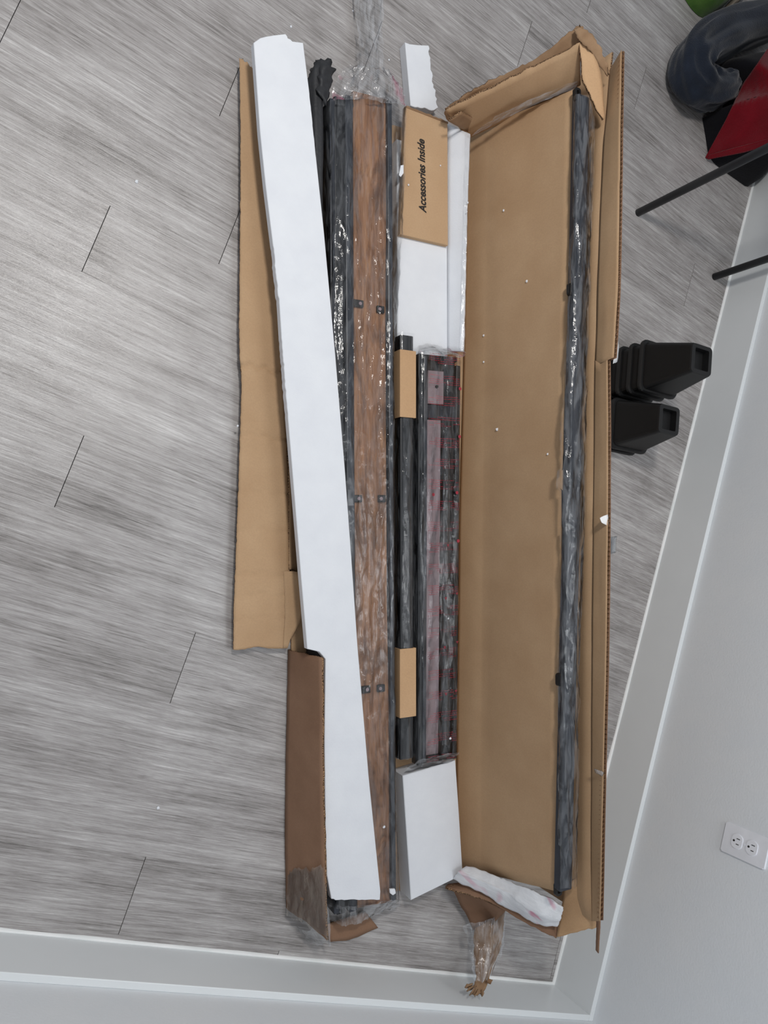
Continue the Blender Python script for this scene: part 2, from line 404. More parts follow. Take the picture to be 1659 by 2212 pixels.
# ---- outlet on the right wall
def outlet():
    yc, zc, x = .5593, .4506, BT
    root = empty('wall_outlet', (x, yc, zc), 'white duplex wall outlet with a plain cover plate', 'outlet')
    def prism(name, pts, x0, x1, mat, par, bev=0):
        bm = bmesh.new(); a = [bm.verts.new((x0, yc + p[0], zc + p[1])) for p in pts]; b = [bm.verts.new((x1, yc + p[0], zc + p[1])) for p in pts]
        bm.faces.new(a); bm.faces.new(b)
        for i in range(len(pts)): j = (i + 1) % len(pts); bm.faces.new((a[i], a[j], b[j], b[i]))
        if bev: bmesh.ops.bevel(bm, geom=[e for e in bm.edges if abs(e.verts[0].co.x - x1) < 1e-6 and abs(e.verts[1].co.x - x1) < 1e-6], offset=bev, segments=2, affect='EDGES')
        return from_bm(name, bm, mat, par)
    prism('cover_plate', rrect(0, 0, .070, .1145, .003), x + .0005, x - .0055, 'white_plastic', root, .002)
    for s in (-1, 1):
        c = s * .0195
        pts = []
        for k in range(28):
            a = k * 2 * math.pi / 28; px, pz = .0172 * math.cos(a), .0172 * math.sin(a)
            pts.append((px, c + max(-.0142, min(.0142, pz))))
        g = prism('receptacle', [(p[0] * 1.06, c + (p[1] - c) * 1.06) for p in pts], x - .005, x - .0058, 'white_plastic', root)
        r = prism('receptacle_face', pts, x - .005, x - .0072, 'white_plastic', root, .0006)
        prism('blade_slot', rrect(-.0063, c + .003, .0018, .0075, .0004, 1), x - .007, x - .0076, 'slot_black', r)
        prism('blade_slot', rrect(.0063, c + .003, .0018, .009, .0004, 1), x - .007, x - .0076, 'slot_black', r)
        prism('ground_hole', [(.0026 * math.cos(a * math.pi / 6), c - .0075 + .0028 * math.sin(a * math.pi / 6)) for a in range(12)], x - .007, x - .0076, 'slot_black', r)
    prism('screw', [(.0024 * math.cos(a * math.pi / 6), .0024 * math.sin(a * math.pi / 6)) for a in range(12)], x - .0055, x - .0066, 'white_plastic', root)
outlet()

# ================================================================== the big carton
box = empty('shipping_carton', P(800, 1100, 0), 'long torn brown cardboard shipping carton lying open on the floor', 'box')
CE = 'card_edge'
# bottom, right under the contents
sheet('bottom_panel', [[(628, 330, .006), (628, 1150, .006), (632, 1940, .006)], [(850, 270, .006), (860, 1925, .006)], [(1035, 330, .006), (1020, 1880, .006)]], 24, 6, 'card_in', box, .005, .0008, (6, 9), rim=CE)
# low left wall that still stands near the front
CREASE = [(1322, 112, .37), (1316, 168, .37), (1300, 350, .37), (1291, 600, .37), (1285, 800, .37), (1280, 1200, .37), (1277, 1750, .37), (1277, 1895, .37), (1279, 1990, .37)]
wl = sheet('side_panel', [[(623, 1403, .004), (620, 1600, .004), (617, 1800, .004), (619, 1962, .004)], [(660, 1412, .065), (660, 1600, .066), (657, 1800, .066), (662, 1990, .06)], [(697, 1421, .122), (699, 1600, .124), (701, 1800, .124), (708, 2028, .118)]],
           60, 5, 'card_out', box, .005, .0025, (7, 9), .0010, (50, 30), (.003, .006, 0, .002), rim=CE, seed=3, offset=0)
tag(wl, 'scuffed outer face with clear tape')
sheet('tape_strip', [[(623, 1880, .012), (619, 1975, .012)], [(660, 1880, .073), (664, 1998, .068)], [(702, 1870, .131), (712, 2034, .124)]], 16, 10, 'tape', wl, 0, .003, (40, 40), .002, (90, 80), (.012, .008, .003, .003), seed=5, ridge=True)
sheet('tape_strip', [[(640, 2000, .03), (665, 2030, .02)], [(672, 2010, .06), (690, 2040, .03)], [(702, 1890, .12), (716, 2040, .06)]], 10, 8, 'film_crumpled', wl, 0, .006, (40, 50), 0, (1, 1), (.005, .006, .004, .004), seed=8, ridge=True)
# the rest of that wall, torn off and folded flat to the outside
fl1 = sheet('torn_side_flap', [
    [(517, 124, .03), (520, 300, .03), (519, 500, .03), (516, 770, .034), (523, 800, .03), (517, 1000, .03), (510, 1200, .03), (505, 1310, .03), (504, 1406, .026)],
    [(534, 136, .034), (560, 500, .034), (565, 800, .034), (565, 1000, .034), (558, 1200, .034), (552, 1320, .033), (548, 1398, .028)],
    [(548, 150, .034), (600, 500, .034), (612, 800, .034), (621, 1000, .036), (626, 1228, .036), (626, 1320, .034), (620, 1400, .026)]],
    300, 7, 'card_in', box, .005, .0022, (5, 8), .0006, (30, 30), (.005, .004, .0012, .001), rim=CE, seed=2,
    creases=((.522, .006, .005), (.64, .004, .005), (.735, .0022, .005), (.80, .0015, .005), (.875, .003, .005), (.91, .0022, .004), (.95, .0022, .004), (.28, .001, .004)))
sheet('folded_strip', [[(621, 700, .036), (624, 1000, .037), (625, 1230, .037)], [(640, 700, .012), (645, 1000, .010), (650, 1236, .010)]], 30, 4, 'card_in', box, .005, .0012, (9, 9), jag=(0, .003, 0, .002), rim=CE, seed=4)
sheet('torn_tongue', [[(612, 1234, .036), (616, 1320, .035), (612, 1400, .028)], [(646, 1236, .044), (656, 1290, .042), (655, 1338, .04), (632, 1368, .036), (622, 1400, .030)]], 18, 5, 'card_in', box, .005, .0015, (20, 20), jag=(.003, .002, .001, .0025), rim=CE, seed=6)
# loose flap on the floor at the near end
sheet('end_flap', [[(704, 1998, .02), (790, 1970, .012)], [(712, 2036, .014), (760, 2030, .008), (817, 2004, .008)]], 12, 5, 'card_out', box, .005, .002, (20, 20), jag=(.001, .001, .001, .002), rim=CE, seed=9)
# right wall (stands behind the frame), its upper flap
WT = [W3(q) for q in CREASE]
sheet('side_panel', [[p - UP * .366 - Q * .005 for p in WT], [p - UP * .18 - Q * .004 for p in WT], WT], 40, 6, 'card_in', box, .005, .002, (5, 8), rim=CE, seed=11)
FE = [(1343, 108, .43), (1340, 300, .43), (1336, 600, .43), (1329, 730, .43), (1326, 772, .43)]
FE2 = [(1313, 778, .415), (1314, 1000, .415), (1311, 1395, .415), (1304, 1650, .415), (1299, 1900, .415), (1297, 1990, .415)]
def flap(name, lo, mid, hi, n, seed):
    o = sheet(name, [lo, mid, hi], n, 4, 'card_in', box, .0008, .0010, (9, 9), smooth=True, seed=seed)
    E = [W3(q) for q in hi]; Lo = [W3(q) for q in lo]
    bmw = bmesh.new(); tot = sum((b - a).length for a, b in zip(E, E[1:])); k = int(tot / .0015); pr = None
    d0 = (poly(Lo, .5) - poly(E, .5)).normalized(); nn = d0.cross((E[-1] - E[0]).normalized()).normalized()
    if nn.dot(Q) < 0: nn = -nn
    for i in range(k + 1):
        e = poly(E, i / k); w = nn * (.0044 + .0036 * math.sin(i * .0015 / .0105 * 2 * math.pi))
        a = bmw.verts.new(e + w); b = bmw.verts.new(e + w + d0 * .012)
        if pr: bmw.faces.new((pr[0], a, b, pr[1]))
        pr = (a, b)
    c = from_bm('corrugation', bmw, 'card_torn', o, True)
    sheet('outer_liner', [[q + nn * .0088 for q in Lo], [q + nn * .0088 for q in E]], n, 3, 'card_out', o, .0008, .0004, (9, 9), seed=seed)
    return o
def cut(line, v0, v1, dz=0):
    pts = [q for q in line if v0 < q[1] < v1]
    def at(v):
        for a, b in zip(line, line[1:]):
            if a[1] <= v <= b[1]:
                s = (v - a[1]) / (b[1] - a[1]); return tuple(a[i] + (b[i] - a[i]) * s for i in range(3))
        return line[0] if v < line[0][1] else line[-1]
    return [at(v0)] + pts + [at(v1)]
c1 = cut(CREASE, 150, 790); c2 = cut(CREASE, 778, 1990)
mid1 = [(1330, 130, .40), (1319, 330, .40), (1312, 600, .40), (1307, 740, .402), (1304, 782, .402)]
mid2 = [(1298, 786, .392), (1297, 1000, .392), (1295, 1395, .392), (1290, 1650, .392), (1288, 1900, .392), (1288, 1990, .392)]
flap('top_flap', c1, mid1, FE, 50, 13)
f2 = flap('top_flap', c2, mid2, FE2, 60, 14)
sheet('torn_liner', [[(1298, 1985, .41), (1296, 2020, .40), (1294, 2058, .39)], [(1290, 1985, .395), (1290, 2020, .385), (1288, 2052, .38)]], 12, 2, 'card_out', f2, .002, .001, (20, 20), jag=(0, .004, .001, .001), seed=15)
# far end wall, torn slanting, with its ragged outer layer and the inner end flap
ew = sheet('end_panel', [[(1010, 300, .03), (1090, 262, .13), (1180, 222, .25), (1252, 186, .335)], [(962, 238, .12), (1060, 190, .21), (1160, 140, .30), (1254, 93, .385)]], 40, 6, 'card_in', box, .005, .0018, (9, 12), .0006, (30, 30), (.001, .001, 0, .004), rim=CE, seed=16)
sheet('torn_outer_flap', [[(966, 262, .09), (1040, 212, .17), (1120, 168, .25), (1250, 98, .36)], [(960, 240, .10), (1010, 196, .17), (1110, 152, .24), (1160, 124, .29), (1242, 62, .37), (1262, 56, .38)]], 40, 4, 'card_torn', ew, .004, .004, (22, 30), .002, (60, 60), (.004, .006, .002, .007), rim=CE, seed=17)
sheet('folded_tab', [[(968, 262, .122), (1016, 288, .05)], [(996, 243, .15), (1040, 264, .08)]], 10, 4, 'card_torn', ew, .004, .001, (20, 20), rim=CE, seed=18)
sheet('corner_flap', [[(1252, 90, .385), (1255, 130, .382), (1262, 182, .380), (1302, 258, .378)], [(1262, 92, .39), (1286, 122, .392), (1302, 170, .388), (1306, 256, .38)]], 24, 5, 'card_light', box, .005, .0015, (20, 20), jag=(.001, .001, .004, .001), rim=CE, seed=19)
sheet('crumpled_corner', [[(1238, 66, .37), (1252, 88, .39), (1282, 118, .395), (1312, 166, .385)], [(1252, 52, .385), (1276, 72, .40), (1300, 104, .41), (1318, 160, .39)]], 22, 5, 'card_torn', box, .003, .006, (30, 30), .003, (70, 70), (.003, .003, .004, .006), rim=CE, seed=20)
# near end: low torn wall, standing end flap, torn strip hanging out to the baseboard
ne_ = sheet('end_panel', [[(968, 1908, .03), (1050, 1900, .11), (1130, 1930, .19), (1216, 1985, .27)], [(962, 1916, .05), (1040, 1938, .13), (1120, 1985, .20), (1202, 2028, .28)]], 32, 4, 'card_out', box, .005, .002, (12, 12), .001, (40, 40), (.002, .002, .001, .005), rim=CE, seed=21)
sheet('end_flap', [[(1222, 1908, .30), (1212, 1965, .285), (1201, 2026, .28)], [(1256, 1892, .335), (1252, 1950, .33), (1240, 2014, .325)], [(1290, 1876, .38), (1290, 1940, .375), (1287, 2004, .37)]], 20, 6, 'card_light', box, .005, .002, (12, 12), jag=(.002, .004, .001, .001), rim=CE, seed=22)
sheet('torn_fold', [[(972, 1912, .05), (1000, 1965, .03), (1022, 2008, .03)], [(1030, 1935, .09), (1050, 1965, .07), (1062, 1990, .06)], [(1092, 1968, .15), (1075, 1985, .11), (1062, 1996, .085)]], 16, 5, 'card_out', box, .004, .003, (25, 25), jag=(.002, .005, .002, .002), rim=CE, seed=23)
ts = sheet('torn_strip', [[(1026, 2004, .05), (1022, 2060, .065), (1030, 2110, .10), (1022, 2146, .125)], [(1056, 1988, .07), (1050, 2060, .085), (1042, 2112, .11), (1034, 2150, .13)], [(1091, 1968, .10), (1086, 2040, .085), (1062, 2095, .105), (1050, 2134, .125)]], 26, 5, 'card_torn', box, .003, .004, (25, 35), .003, (70, 60), (.004, .010, .004, .004), rim=CE, seed=24)
sheet('tape_strip', [[(1000, 1998, .06), (1012, 2040, .07), (1026, 2120, .12)], [(1060, 1985, .09), (1055, 2050, .105), (1045, 2120, .13)], [(1092, 1966, .11), (1088, 2050, .1), (1064, 2100, .12)]], 22, 7, 'film_crumpled', ts, 0, .006, (40, 50), 0, (1, 1), (.005, .006, .006, .004), seed=25, ridge=True)
for i, (u, v, a) in enumerate(((1020, 2138, 2.6), (1022, 2144, 2.0), (1028, 2146, 1.7), (1036, 2146, 1.2), (1048, 2122, .5), (1018, 2134, 3.0), (1026, 2140, 2.3))):
    sheet('torn_shred', [[(u, v, .125), (u + 14 * math.cos(a), v + 9 * math.sin(a), .135)], [(u + 5, v - 9, .128), (u + 5 + 14 * math.cos(a), v - 9 + 9 * math.sin(a), .138)]], 4, 2, 'card_torn', ts, .002, .003, (60, 60), jag=(.002, .002, .001, .001), seed=30 + i)

# ================================================================== leaning cardboard sheet
dv = sheet('cardboard_sheet', [[(1012, 300, .012), (1000, 800, .012), (990, 1300, .012), (985, 1868, .012)],
      [(1060, 268, .085), (1050, 800, .085), (1045, 1300, .085), (1040, 1886, .085)],
      [(1238, 194, .343), (1232, 500, .343), (1224, 800, .343), (1214, 1100, .343), (1206, 1500, .343), (1203, 1926, .343)]],
      70, 10, 'card_in', None, .005, .0035, (2.4, 4), .0006, (14, 30), (.001, .001, 0, 0), rim=CE, seed=40)
tag(dv, 'large plain brown cardboard sheet leaning inside the carton', 'cardboard')

# ================================================================== wrapped black frame behind it
RL = [(1262, 215, .368), (1258, 400, .368), (1250, 650, .368), (1244, 850, .368), (1240, 1050, .368), (1231, 1400, .368), (1226, 1700, .368), (1224, 1925, .368)]
RA, RB = P(1262, 205, .368), P(1223, 1925, .368)
fr = empty('shelf_rack', P(1245, 1100, 0), 'black metal shelf rack in clear plastic standing behind the leaning cardboard sheet', 'rack')
bar('top_rail', RA, RB, .034, .022, 'black_rail', fr, .003)
dn = -UP * .34
bar('bottom_rail', RA + dn + Q * .018, RB + dn + Q * .018, .016, .02, 'black_rail', fr, .003)
for t in (.03, .34, .67, .95):
    c = RA.lerp(RB, t) + Q * .010; bar('upright', c + L * -.012 - UP * .02, c + L * .012 - UP * .02, .012, .322, 'black_metal', fr, .002)
def lug(px, par, zz):
    c = P(px[0], px[1], zz); bm = bmesh.new()
    pts = rrect(0, 0, .017, .028, .006, 4); inn = rrect(0, 0, .008, .017, .003, 4)
    ax, ay = Q, -L
    def ring(pp, h): return [bm.verts.new(c + ax * p[0] + ay * p[1] + UP * h) for p in pp]
    a, b, c2, d = ring(pts, 0), ring(pts, .009), ring(inn, 0), ring(inn, .009)
    for r, s in ((a, b), (b, d), (d, c2), (c2, a)):
        for i in range(len(r)): j = (i + 1) % len(r); bm.faces.new((r[i], r[j], s[j], s[i]))
    return from_bm('bracket_lug', bm, 'black_plastic', par)
for px, zz in (((1243, 207), .356), ((1230, 627), .352), ((1206, 1467), .352), ((1202, 1918), .346)): lug(px, fr, zz)
bag = sheet('plastic_bag', [
    [(1236, 210, .350), (1232, 400, .350), (1229, 560, .350), (1222, 640, .350), (1218, 800, .350), (1211, 930, .350), (1204, 1070, .350), (1210, 1180, .350), (1206, 1400, .350), (1203, 1560, .350), (1200, 1700, .350), (1203, 1915, .350)],
    [(1247, 206, .374), (1243, 400, .376), (1237, 640, .376), (1230, 850, .376), (1222, 1070, .376), (1217, 1400, .376), (1212, 1700, .376), (1211, 1918, .374)],
    [(1272, 206, .374), (1274, 400, .377), (1267, 640, .377), (1261, 850, .377), (1256, 1050, .377), (1247, 1400, .377), (1242, 1700, .377), (1240, 1918, .374)],
    [(1282, 240, .350), (1279, 400, .350), (1272, 600, .350), (1267, 760, .350), (1263, 950, .350), (1260, 1150, .350), (1250, 1400, .35), (1246, 1700, .35), (1243, 1915, .345)]],
    360, 9, 'film_side', fr, 0, .0060, (8, 42), .0015, (40, 80), (.004, .006, .003, .003), seed=41, ridge=True, cross=1)
sheet('plastic_bag_end', [[(1018, 294, .08), (1110, 246, .19), (1246, 186, .345)], [(1036, 276, .11), (1120, 224, .21), (1250, 172, .36)]], 30, 4, 'film_crumpled', fr, 0, .005, (40, 50), 0, (1, 1), (.002, .002, .002, .003), seed=42, ridge=True)
sheet('plastic_bag_end', [[(1060, 266, .135), (1150, 222, .25)], [(1070, 252, .15), (1152, 210, .26)]], 14, 3, 'film_redgather', fr, 0, .004, (40, 50), seed=43, ridge=True, jag=(.004, .004, .002, .002))

# ================================================================== contents lying in the carton
# foam bed and its raised edge strip
bed = slab('foam_sheet', [(858, 300), (966, 330), (970, 1624), (860, 1640)], .046, .036, 'foam')
tag(bed, 'flat white foam sheet lying under the accessories carton and the tray', 'foam')
es = sheet('foam_edge_strip', [[(966, 266, .046), (966, 500, .046), (966, 758, .046)], [(1016, 290, .082), (1010, 400, .082), (1004, 600, .082), (1000, 758, .082)]], 40, 5, 'foam', None, .012, .001, (8, 20), jag=(.002, 0, 0, .0015), seed=44)
tag(es, 'thin white foam strip sloping up between accessories carton and leaning cardboard', 'foam')
sheet('film_cover', [[(1006, 284, .084), (1003, 400, .084), (998, 600, .084), (993, 755, .084)], [(1017, 292, .088), (1012, 400, .088), (1006, 600, .088), (1001, 758, .088)]], 40, 3, 'film_crumpled', es, 0, .002, (30, 60), seed=45, ridge=True)
# foam block
blk = slab('foam_block', [(870, 1676), (984, 1642), (992, 1760), (1000, 1890), (888, 1945)], .062, .056, 'foam', bev=.0015)
tag(blk, 'thick white foam block lying past the lower end of the tray', 'foam')
# torn slab beyond the far end
tsb = slab('foam_offcut', [(875, 91), (885, 95), (903, 97), (926, 98), (934, 170), (947, 232), (938, 238), (887, 228)], .03, .0295, 'foam', jag={3: .003, 4: .0035, 6: .002}, bev=.001)
tag(tsb, 'small torn white foam offcut lying on the floor past the accessories carton', 'foam')
# accessories carton
acc = empty('accessories_carton', P(920, 370, .046), 'small flat brown carton printed Accessories Inside', 'box')
slab('carton_body', [(876, 229), (967, 264), (968, 530), (864, 506)], .060, .014, 'card_in', acc, bev=.0012)
slab('lid_seam', [(878, 228), (968, 263), (968, 267), (877, 232)], .0612, .002, 'card_torn', acc, bev=0, jag={0: .0015})
def text_on(parent, body, A, B, h, z, mat):
    cu = bpy.data.curves.new('txt', 'FONT'); cu.body = body; cu.size = 1; cu.shear = .22; cu.offset = .03; cu.extrude = .0
    o = bpy.data.objects.new('txt', cu); COL.objects.link(o); bpy.context.view_layer.update()
    me = bpy.data.meshes.new_from_object(o.evaluated_get(bpy.context.evaluated_depsgraph_get())); bpy.data.objects.remove(o)
    xs = [v.co.x for v in me.vertices]; ys = [v.co.y for v in me.vertices]; x0, x1, y0, y1 = min(xs), max(xs), min(ys), max(ys)
    a, b = P(*A, z), P(*B, z); ax = (b - a); ay = UP.cross(ax.normalized()) * h
    for v in me.vertices:
        v.co = a + ax * ((v.co.x - x0) / (x1 - x0)) + ay * ((v.co.y - y0) / (y1 - y0)) + UP * .0006
    return link('lettering', me, mat, parent)
text_on(acc, 'Accessories Inside', (921, 461), (917, 302), .0215, .060, 'ink')

# tubes with two cardboard sleeves
TA, TB = P(879, 724, .078), P(879, 1640, .078)
tub = empty('black_tube', P(875, 1180, .046), 'narrow black tube wrapped in plastic with two cardboard sleeves', 'tube')
bar('tube_body', TA, TB, .036, .030, 'black_metal', tub, .0025)
def sleeve(v0, v1, name='cardboard_sleeve'):
    a, b = TA.lerp(TB, (v0 - 724) / 916), TA.lerp(TB, (v1 - 724) / 916)
    bm = bmesh.new(); c = (a + b) / 2 - UP * .0145; ax = (b - a).normalized(); ay = UP.cross(ax)
    ln = (b - a).length
    add_box(bm, c + UP * .0190, ax, ay, UP, ln, .0445, .0025, .0006)
    for s in (-1, 1): add_box(bm, c + UP * .0025 + ay * s * .021, ax, ay, UP, ln, .0025, .034, .0006)
    return from_bm(name, bm, 'card_light', tub)
sleeve(758, 904); sleeve(1402, 1549)
sheet('plastic_wrap', [[p - UP * .028 - Q * .020 for p in (TA + L * .355 * .98, TB)], [p + UP * .002 - Q * .019 for p in (TA + L * .355 * .98, TB)], [p + UP * .002 + Q * .019 for p in (TA + L * .355 * .98, TB)], [p - UP * .026 + Q * .020 for p in (TA + L * .355 * .98, TB)]][:0] or
      [[TA + L * .175 - UP * .026 - Q * .0195, TB - UP * .026 - Q * .0195], [TA + L * .175 + UP * .002 - Q * .0188, TB + UP * .002 - Q * .0188], [TA + L * .175 + UP * .002 + Q * .0188, TB + UP * .002 + Q * .0188], [TA + L * .175 - UP * .026 + Q * .0195, TB - UP * .026 + Q * .0195]],
      200, 9, 'film', tub, 0, .0022, (8, 60), .0008, (40, 90), (.003, .004, .002, .002), seed=46, ridge=True, cross=1)
sheet('plastic_wrap', [[TA - L * .006 - UP * .026 - Q * .0195, TA + L * .04 - UP * .026 - Q * .0195], [TA - L * .006 + UP * .002 - Q * .0188, TA + L * .04 + UP * .002 - Q * .0188], [TA - L * .006 + UP * .002 + Q * .0188, TA + L * .04 + UP * .002 + Q * .0188]], 10, 5, 'film', tub, 0, .001, (40, 70), seed=47, ridge=True)

# black tray with folded metal parts in a printed bag
tr = empty('black_metal_tray', P(945, 1200, .046), 'long black metal tray wrapped in clear plastic with red printed lines', 'tray')
def lerpq(c, s, t):      # s along (0 far .. 1 near), t across
    return c[0].lerp(c[3], s).lerp(c[1].lerp(c[2], s), t)
TZ = .078
tc = [P(904, 763, TZ), P(1000, 772, TZ), P(991, 1640, TZ), P(902, 1655, TZ)]
def trayq(s, t, dz=0): return lerpq(tc, s, t) + UP * dz
bar('side_rail', trayq(0, .055), trayq(1, .055), .013, .030, 'black_metal', tr, .002)
bar('inner_rail', trayq(.004, .17, -.001), trayq(.996, .17, -.001), .010, .026, 'black_rail', tr, .002)
bar('side_rail', trayq(.02, .93, -.006), trayq(1, .93, -.006), .013, .022, 'black_metal', tr, .002)
bar('end_rail', trayq(.006, .06, -.003), trayq(.006, .90, -.005), .012, .026, 'black_metal', tr, .002)
bar('end_rail', trayq(.992, .06, -.003), trayq(.992, .97, -.004), .012, .026, 'black_metal', tr, .002)
def quad(name, s0, s1, t0, t1, z, th, mat, par):
    return slab(name, [trayq(s0, t0, z - TZ), trayq(s0, t1, z - TZ), trayq(s1, t1, z - TZ), trayq(s1, t0, z - TZ)], 0, th, mat, par, bev=.001)
quad('tray_floor', .004, .996, .05, .96, .050, .004, 'black_metal', tr)
quad('metal_plate', .035, .118, .30, .66, .0585, .008, 'grey_metal', tr)
quad('cross_piece', .122, .155, .2, .92, .064, .013, 'black_rail', tr)
quad('metal_plate', .158, .985, .27, .60, .0585, .008, 'grey_metal', tr)
quad('channel', .158, .985, .62, .66, .066, .015, 'black_metal', tr)
quad('channel', .03, .985, .66, .88, .062, .011, 'black_metal', tr)
for s, t, w in ((.062, .765, .010), (.075, .49, .007), (.3, .77, .006), (.55, .77, .006), (.8, .77, .006)):
    bm = bmesh.new(); c = trayq(s, t, .0625 - TZ); tube(bm, c - UP * .004, c + UP * .0004, w / 2, w / 2, 12); from_bm('screw_hole', bm, 'slot_black', tr)
def tx(s, t, z): return trayq(s, t, z - TZ)
sheet('printed_bag', [[tx(-.012, -.01, .050), tx(.5, -.01, .050), tx(1.0, -.01, .050)], [tx(-.004, .02, .0815), tx(.5, .02, .0815), tx(.998, .02, .0815)], [tx(-.004, .20, .0815), tx(.5, .20, .0815), tx(.998, .20, .081)], [tx(-.002, .55, .071), tx(.5, .55, .071), tx(.998, .55, .072)], [tx(-.002, .94, .0765), tx(.5, .94, .0765), tx(.998, .94, .0765)], [tx(-.006, 1.02, .060), tx(.5, 1.02, .060), tx(1.0, 1.02, .058)]],
      240, 8, 'film_printed', tr, 0, .0036, (5, 40), .0012, (30, 70), (.003, .003, .002, .002), seed=48, ridge=True, cross=1)
sheet('gathered_bag_end', [[(906, 752, .05), (930, 744, .055), (960, 752, .05), (1006, 764, .05)], [(907, 766, .082), (940, 762, .084), (970, 768, .083), (1000, 774, .08)]], 24, 6, 'film_redgather', tr, 0, .006, (40, 40), 0, (1, 1), (.003, .003, .006, .002), seed=49, ridge=True)
sheet('gathered_bag_end', [[(872, 1664, .064), (925, 1652, .068), (984, 1640, .066)], [(900, 1644, .080), (930, 1634, .082), (992, 1622, .078)]], 24, 6, 'film_crumpled', tr, 0, .005, (40, 40), 0, (1, 1), (.003, .003, .004, .002), seed=50, ridge=True)
sheet('bag_fold', [[tx(.20, .60, .0745), tx(.45, .585, .0745), tx(.7, .62, .0745), tx(.96, .60, .0745)], [tx(.24, .68, .079), tx(.45, .665, .079), tx(.7, .70, .079), tx(.96, .69, .079)], [tx(.28, .73, .0745), tx(.45, .735, .0745), tx(.7, .765, .0745), tx(.96, .77, .0745)]],
      120, 4, 'film', tr, 0, .002, (24, 60), .001, (60, 90), (.004, .004, .004, .004), seed=58, ridge=True)
for i, (s, t) in enumerate(((.08, .93), (.2, .93), (.34, .88), (.345, .33), (.46, .92), (.47, .68), (.59, .90), (.60, .64), (.71, .92), (.72, .62), (.83, .90), (.835, .66))):
    bm = bmesh.new(); c = tx(s, t, .0805); n = 3 if i > 4 else 14; r0, r1 = .0042, (.0030 if n == 3 else .0001)
    A = [bm.verts.new(c + (L * math.cos(k * 2 * math.pi / n) + Q * math.sin(k * 2 * math.pi / n)) * r0) for k in range(n)]
    B = [bm.verts.new(c + (L * math.cos(k * 2 * math.pi / n) + Q * math.sin(k * 2 * math.pi / n)) * (r1 - .0012 * (n == 3))) for k in range(n)]
    for k in range(n): bm.faces.new((A[k], A[(k + 1) % n], B[(k + 1) % n], B[k]))
    from_bm('printed_mark', bm, 'red_ink', tr)

# wooden board with black rails in one clear bag
bd = empty('wrapped_shelf_bundle', P(790, 1100, .006), 'rustic brown wooden shelf board between black metal rails in clear plastic', 'shelf')
slab('wooden_board', [(763, 196), (836, 214), (833, 700), (836, 1300), (848, 1948), (772, 1962), (764, 1200)], .070, .022, 'wood', bd, bev=.001)
slab('wooden_board', [(763, 196), (836, 214), (833, 700), (836, 1300), (848, 1948), (772, 1962), (764, 1200)], .044, .022, 'wood', bd, bev=.001)
def pbar(name, a, b, w, h, mat, par, bev=.0025): return bar(name, P(*a), P(*b), w, h, mat, par, bev)
pbar('frame_rail', (754, 205, .080), (763, 1970, .080), .020, .050, 'black_rail', bd)
pbar('frame_rail', (732, 222, .070), (737, 1975, .070), .022, .045, 'black_metal', bd)
pbar('frame_rail', (718, 212, .076), (727, 1975, .076), .013, .050, 'black_rail', bd)
pbar('frame_rail', (842, 216, .080), (851, 1946, .080), .013, .052, 'black_rail', bd)
pbar('frame_end', (723, 216, .078), (764, 222, .078), .020, .03, 'black_metal', bd)
for (u, v) in ((775, 655), (823, 668), (772, 1077), (826, 1077), (824, 1487), (790, 1490)):
    a = P(u, v, .0775); bm = bmesh.new(); add_box(bm, a - UP * .003, Q, L, UP, .026 if u < 800 else .020, .017, .007, .002)
    o = from_bm('bracket_tab', bm, 'black_plastic', bd)
    bm = bmesh.new(); tube(bm, a + Q * (.004 if u < 800 else -.003), a + Q * (.004 if u < 800 else -.003) + UP * .0012, .0045, .004, 12); from_bm('tab_screw', bm, 'grey_metal', o)
sheet('plastic_bag', [drop([(711, 236, .081), (714, 700, .081), (720, 1960, .081)], .045, -.001), [(712, 216, .081), (716, 700, .081), (722, 1962, .081)], [(748, 204, .086), (754, 700, .086), (762, 1962, .086)],
      [(766, 204, .080), (766, 700, .080), (774, 1962, .080)], [(834, 212, .080), (833, 700, .080), (842, 1950, .080)], [(840, 212, .086), (840, 700, .086), (850, 1948, .086)], [(853, 214, .084), (852, 700, .084), (856, 1946, .082)], [(878, 226, .066), (874, 400, .066), (869, 506, .064), (864, 560, .052), (860, 690, .050), (840, 728, .050), (838, 1200, .050), (840, 1640, .048), (851, 1710, .030), (863, 1946, .025)]],
      400, 10, 'film', bd, 0, .0036, (7, 46), .0013, (40, 80), (.004, .008, .003, .002), seed=51, ridge=True, cross=1)
# gathered far end of the bag and its long twisted tail
sheet('gathered_bag_end', [[(712, 228, .06), (735, 160, .07), (762, 148, .08)], [(745, 215, .088), (768, 165, .098), (782, 146, .095)], [(790, 214, .085), (800, 172, .098), (800, 146, .095)], [(836, 224, .084), (836, 182, .09), (822, 150, .08)], [(876, 234, .066), (868, 198, .04), (838, 156, .06)]],
      34, 9, 'film_redgather', bd, 0, .009, (30, 40), .005, (70, 70), (.003, .006, .005, .005), seed=52, ridge=True)
sheet('bag_tail', [[(770, 152, .06), (778, 90, .030), (768, 30, .022), (764, -40, .02)], [(796, 148, .085), (796, 90, .045), (790, 30, .034), (786, -40, .03)], [(832, 152, .06), (824, 90, .030), (826, 30, .022), (832, -40, .02)]],
      50, 9, 'film_crumpled', bd, 0, .006, (14, 60), .004, (60, 80), (.004, .004, .004, .004), seed=53, ridge=True)
sheet('bag_near_end', [[(708, 1950, .05), (714, 1985, .03)], [(740, 1955, .083), (738, 1996, .06)], [(774, 1955, .083), (768, 1996, .055)], [(845, 1942, .083), (800, 1978, .05)], [(864, 1942, .045), (862, 1956, .02)]], 14, 9, 'film_crumpled', bd, 0, .005, (40, 50), .003, (80, 80), (.002, .006, .003, .003), seed=54, ridge=True)

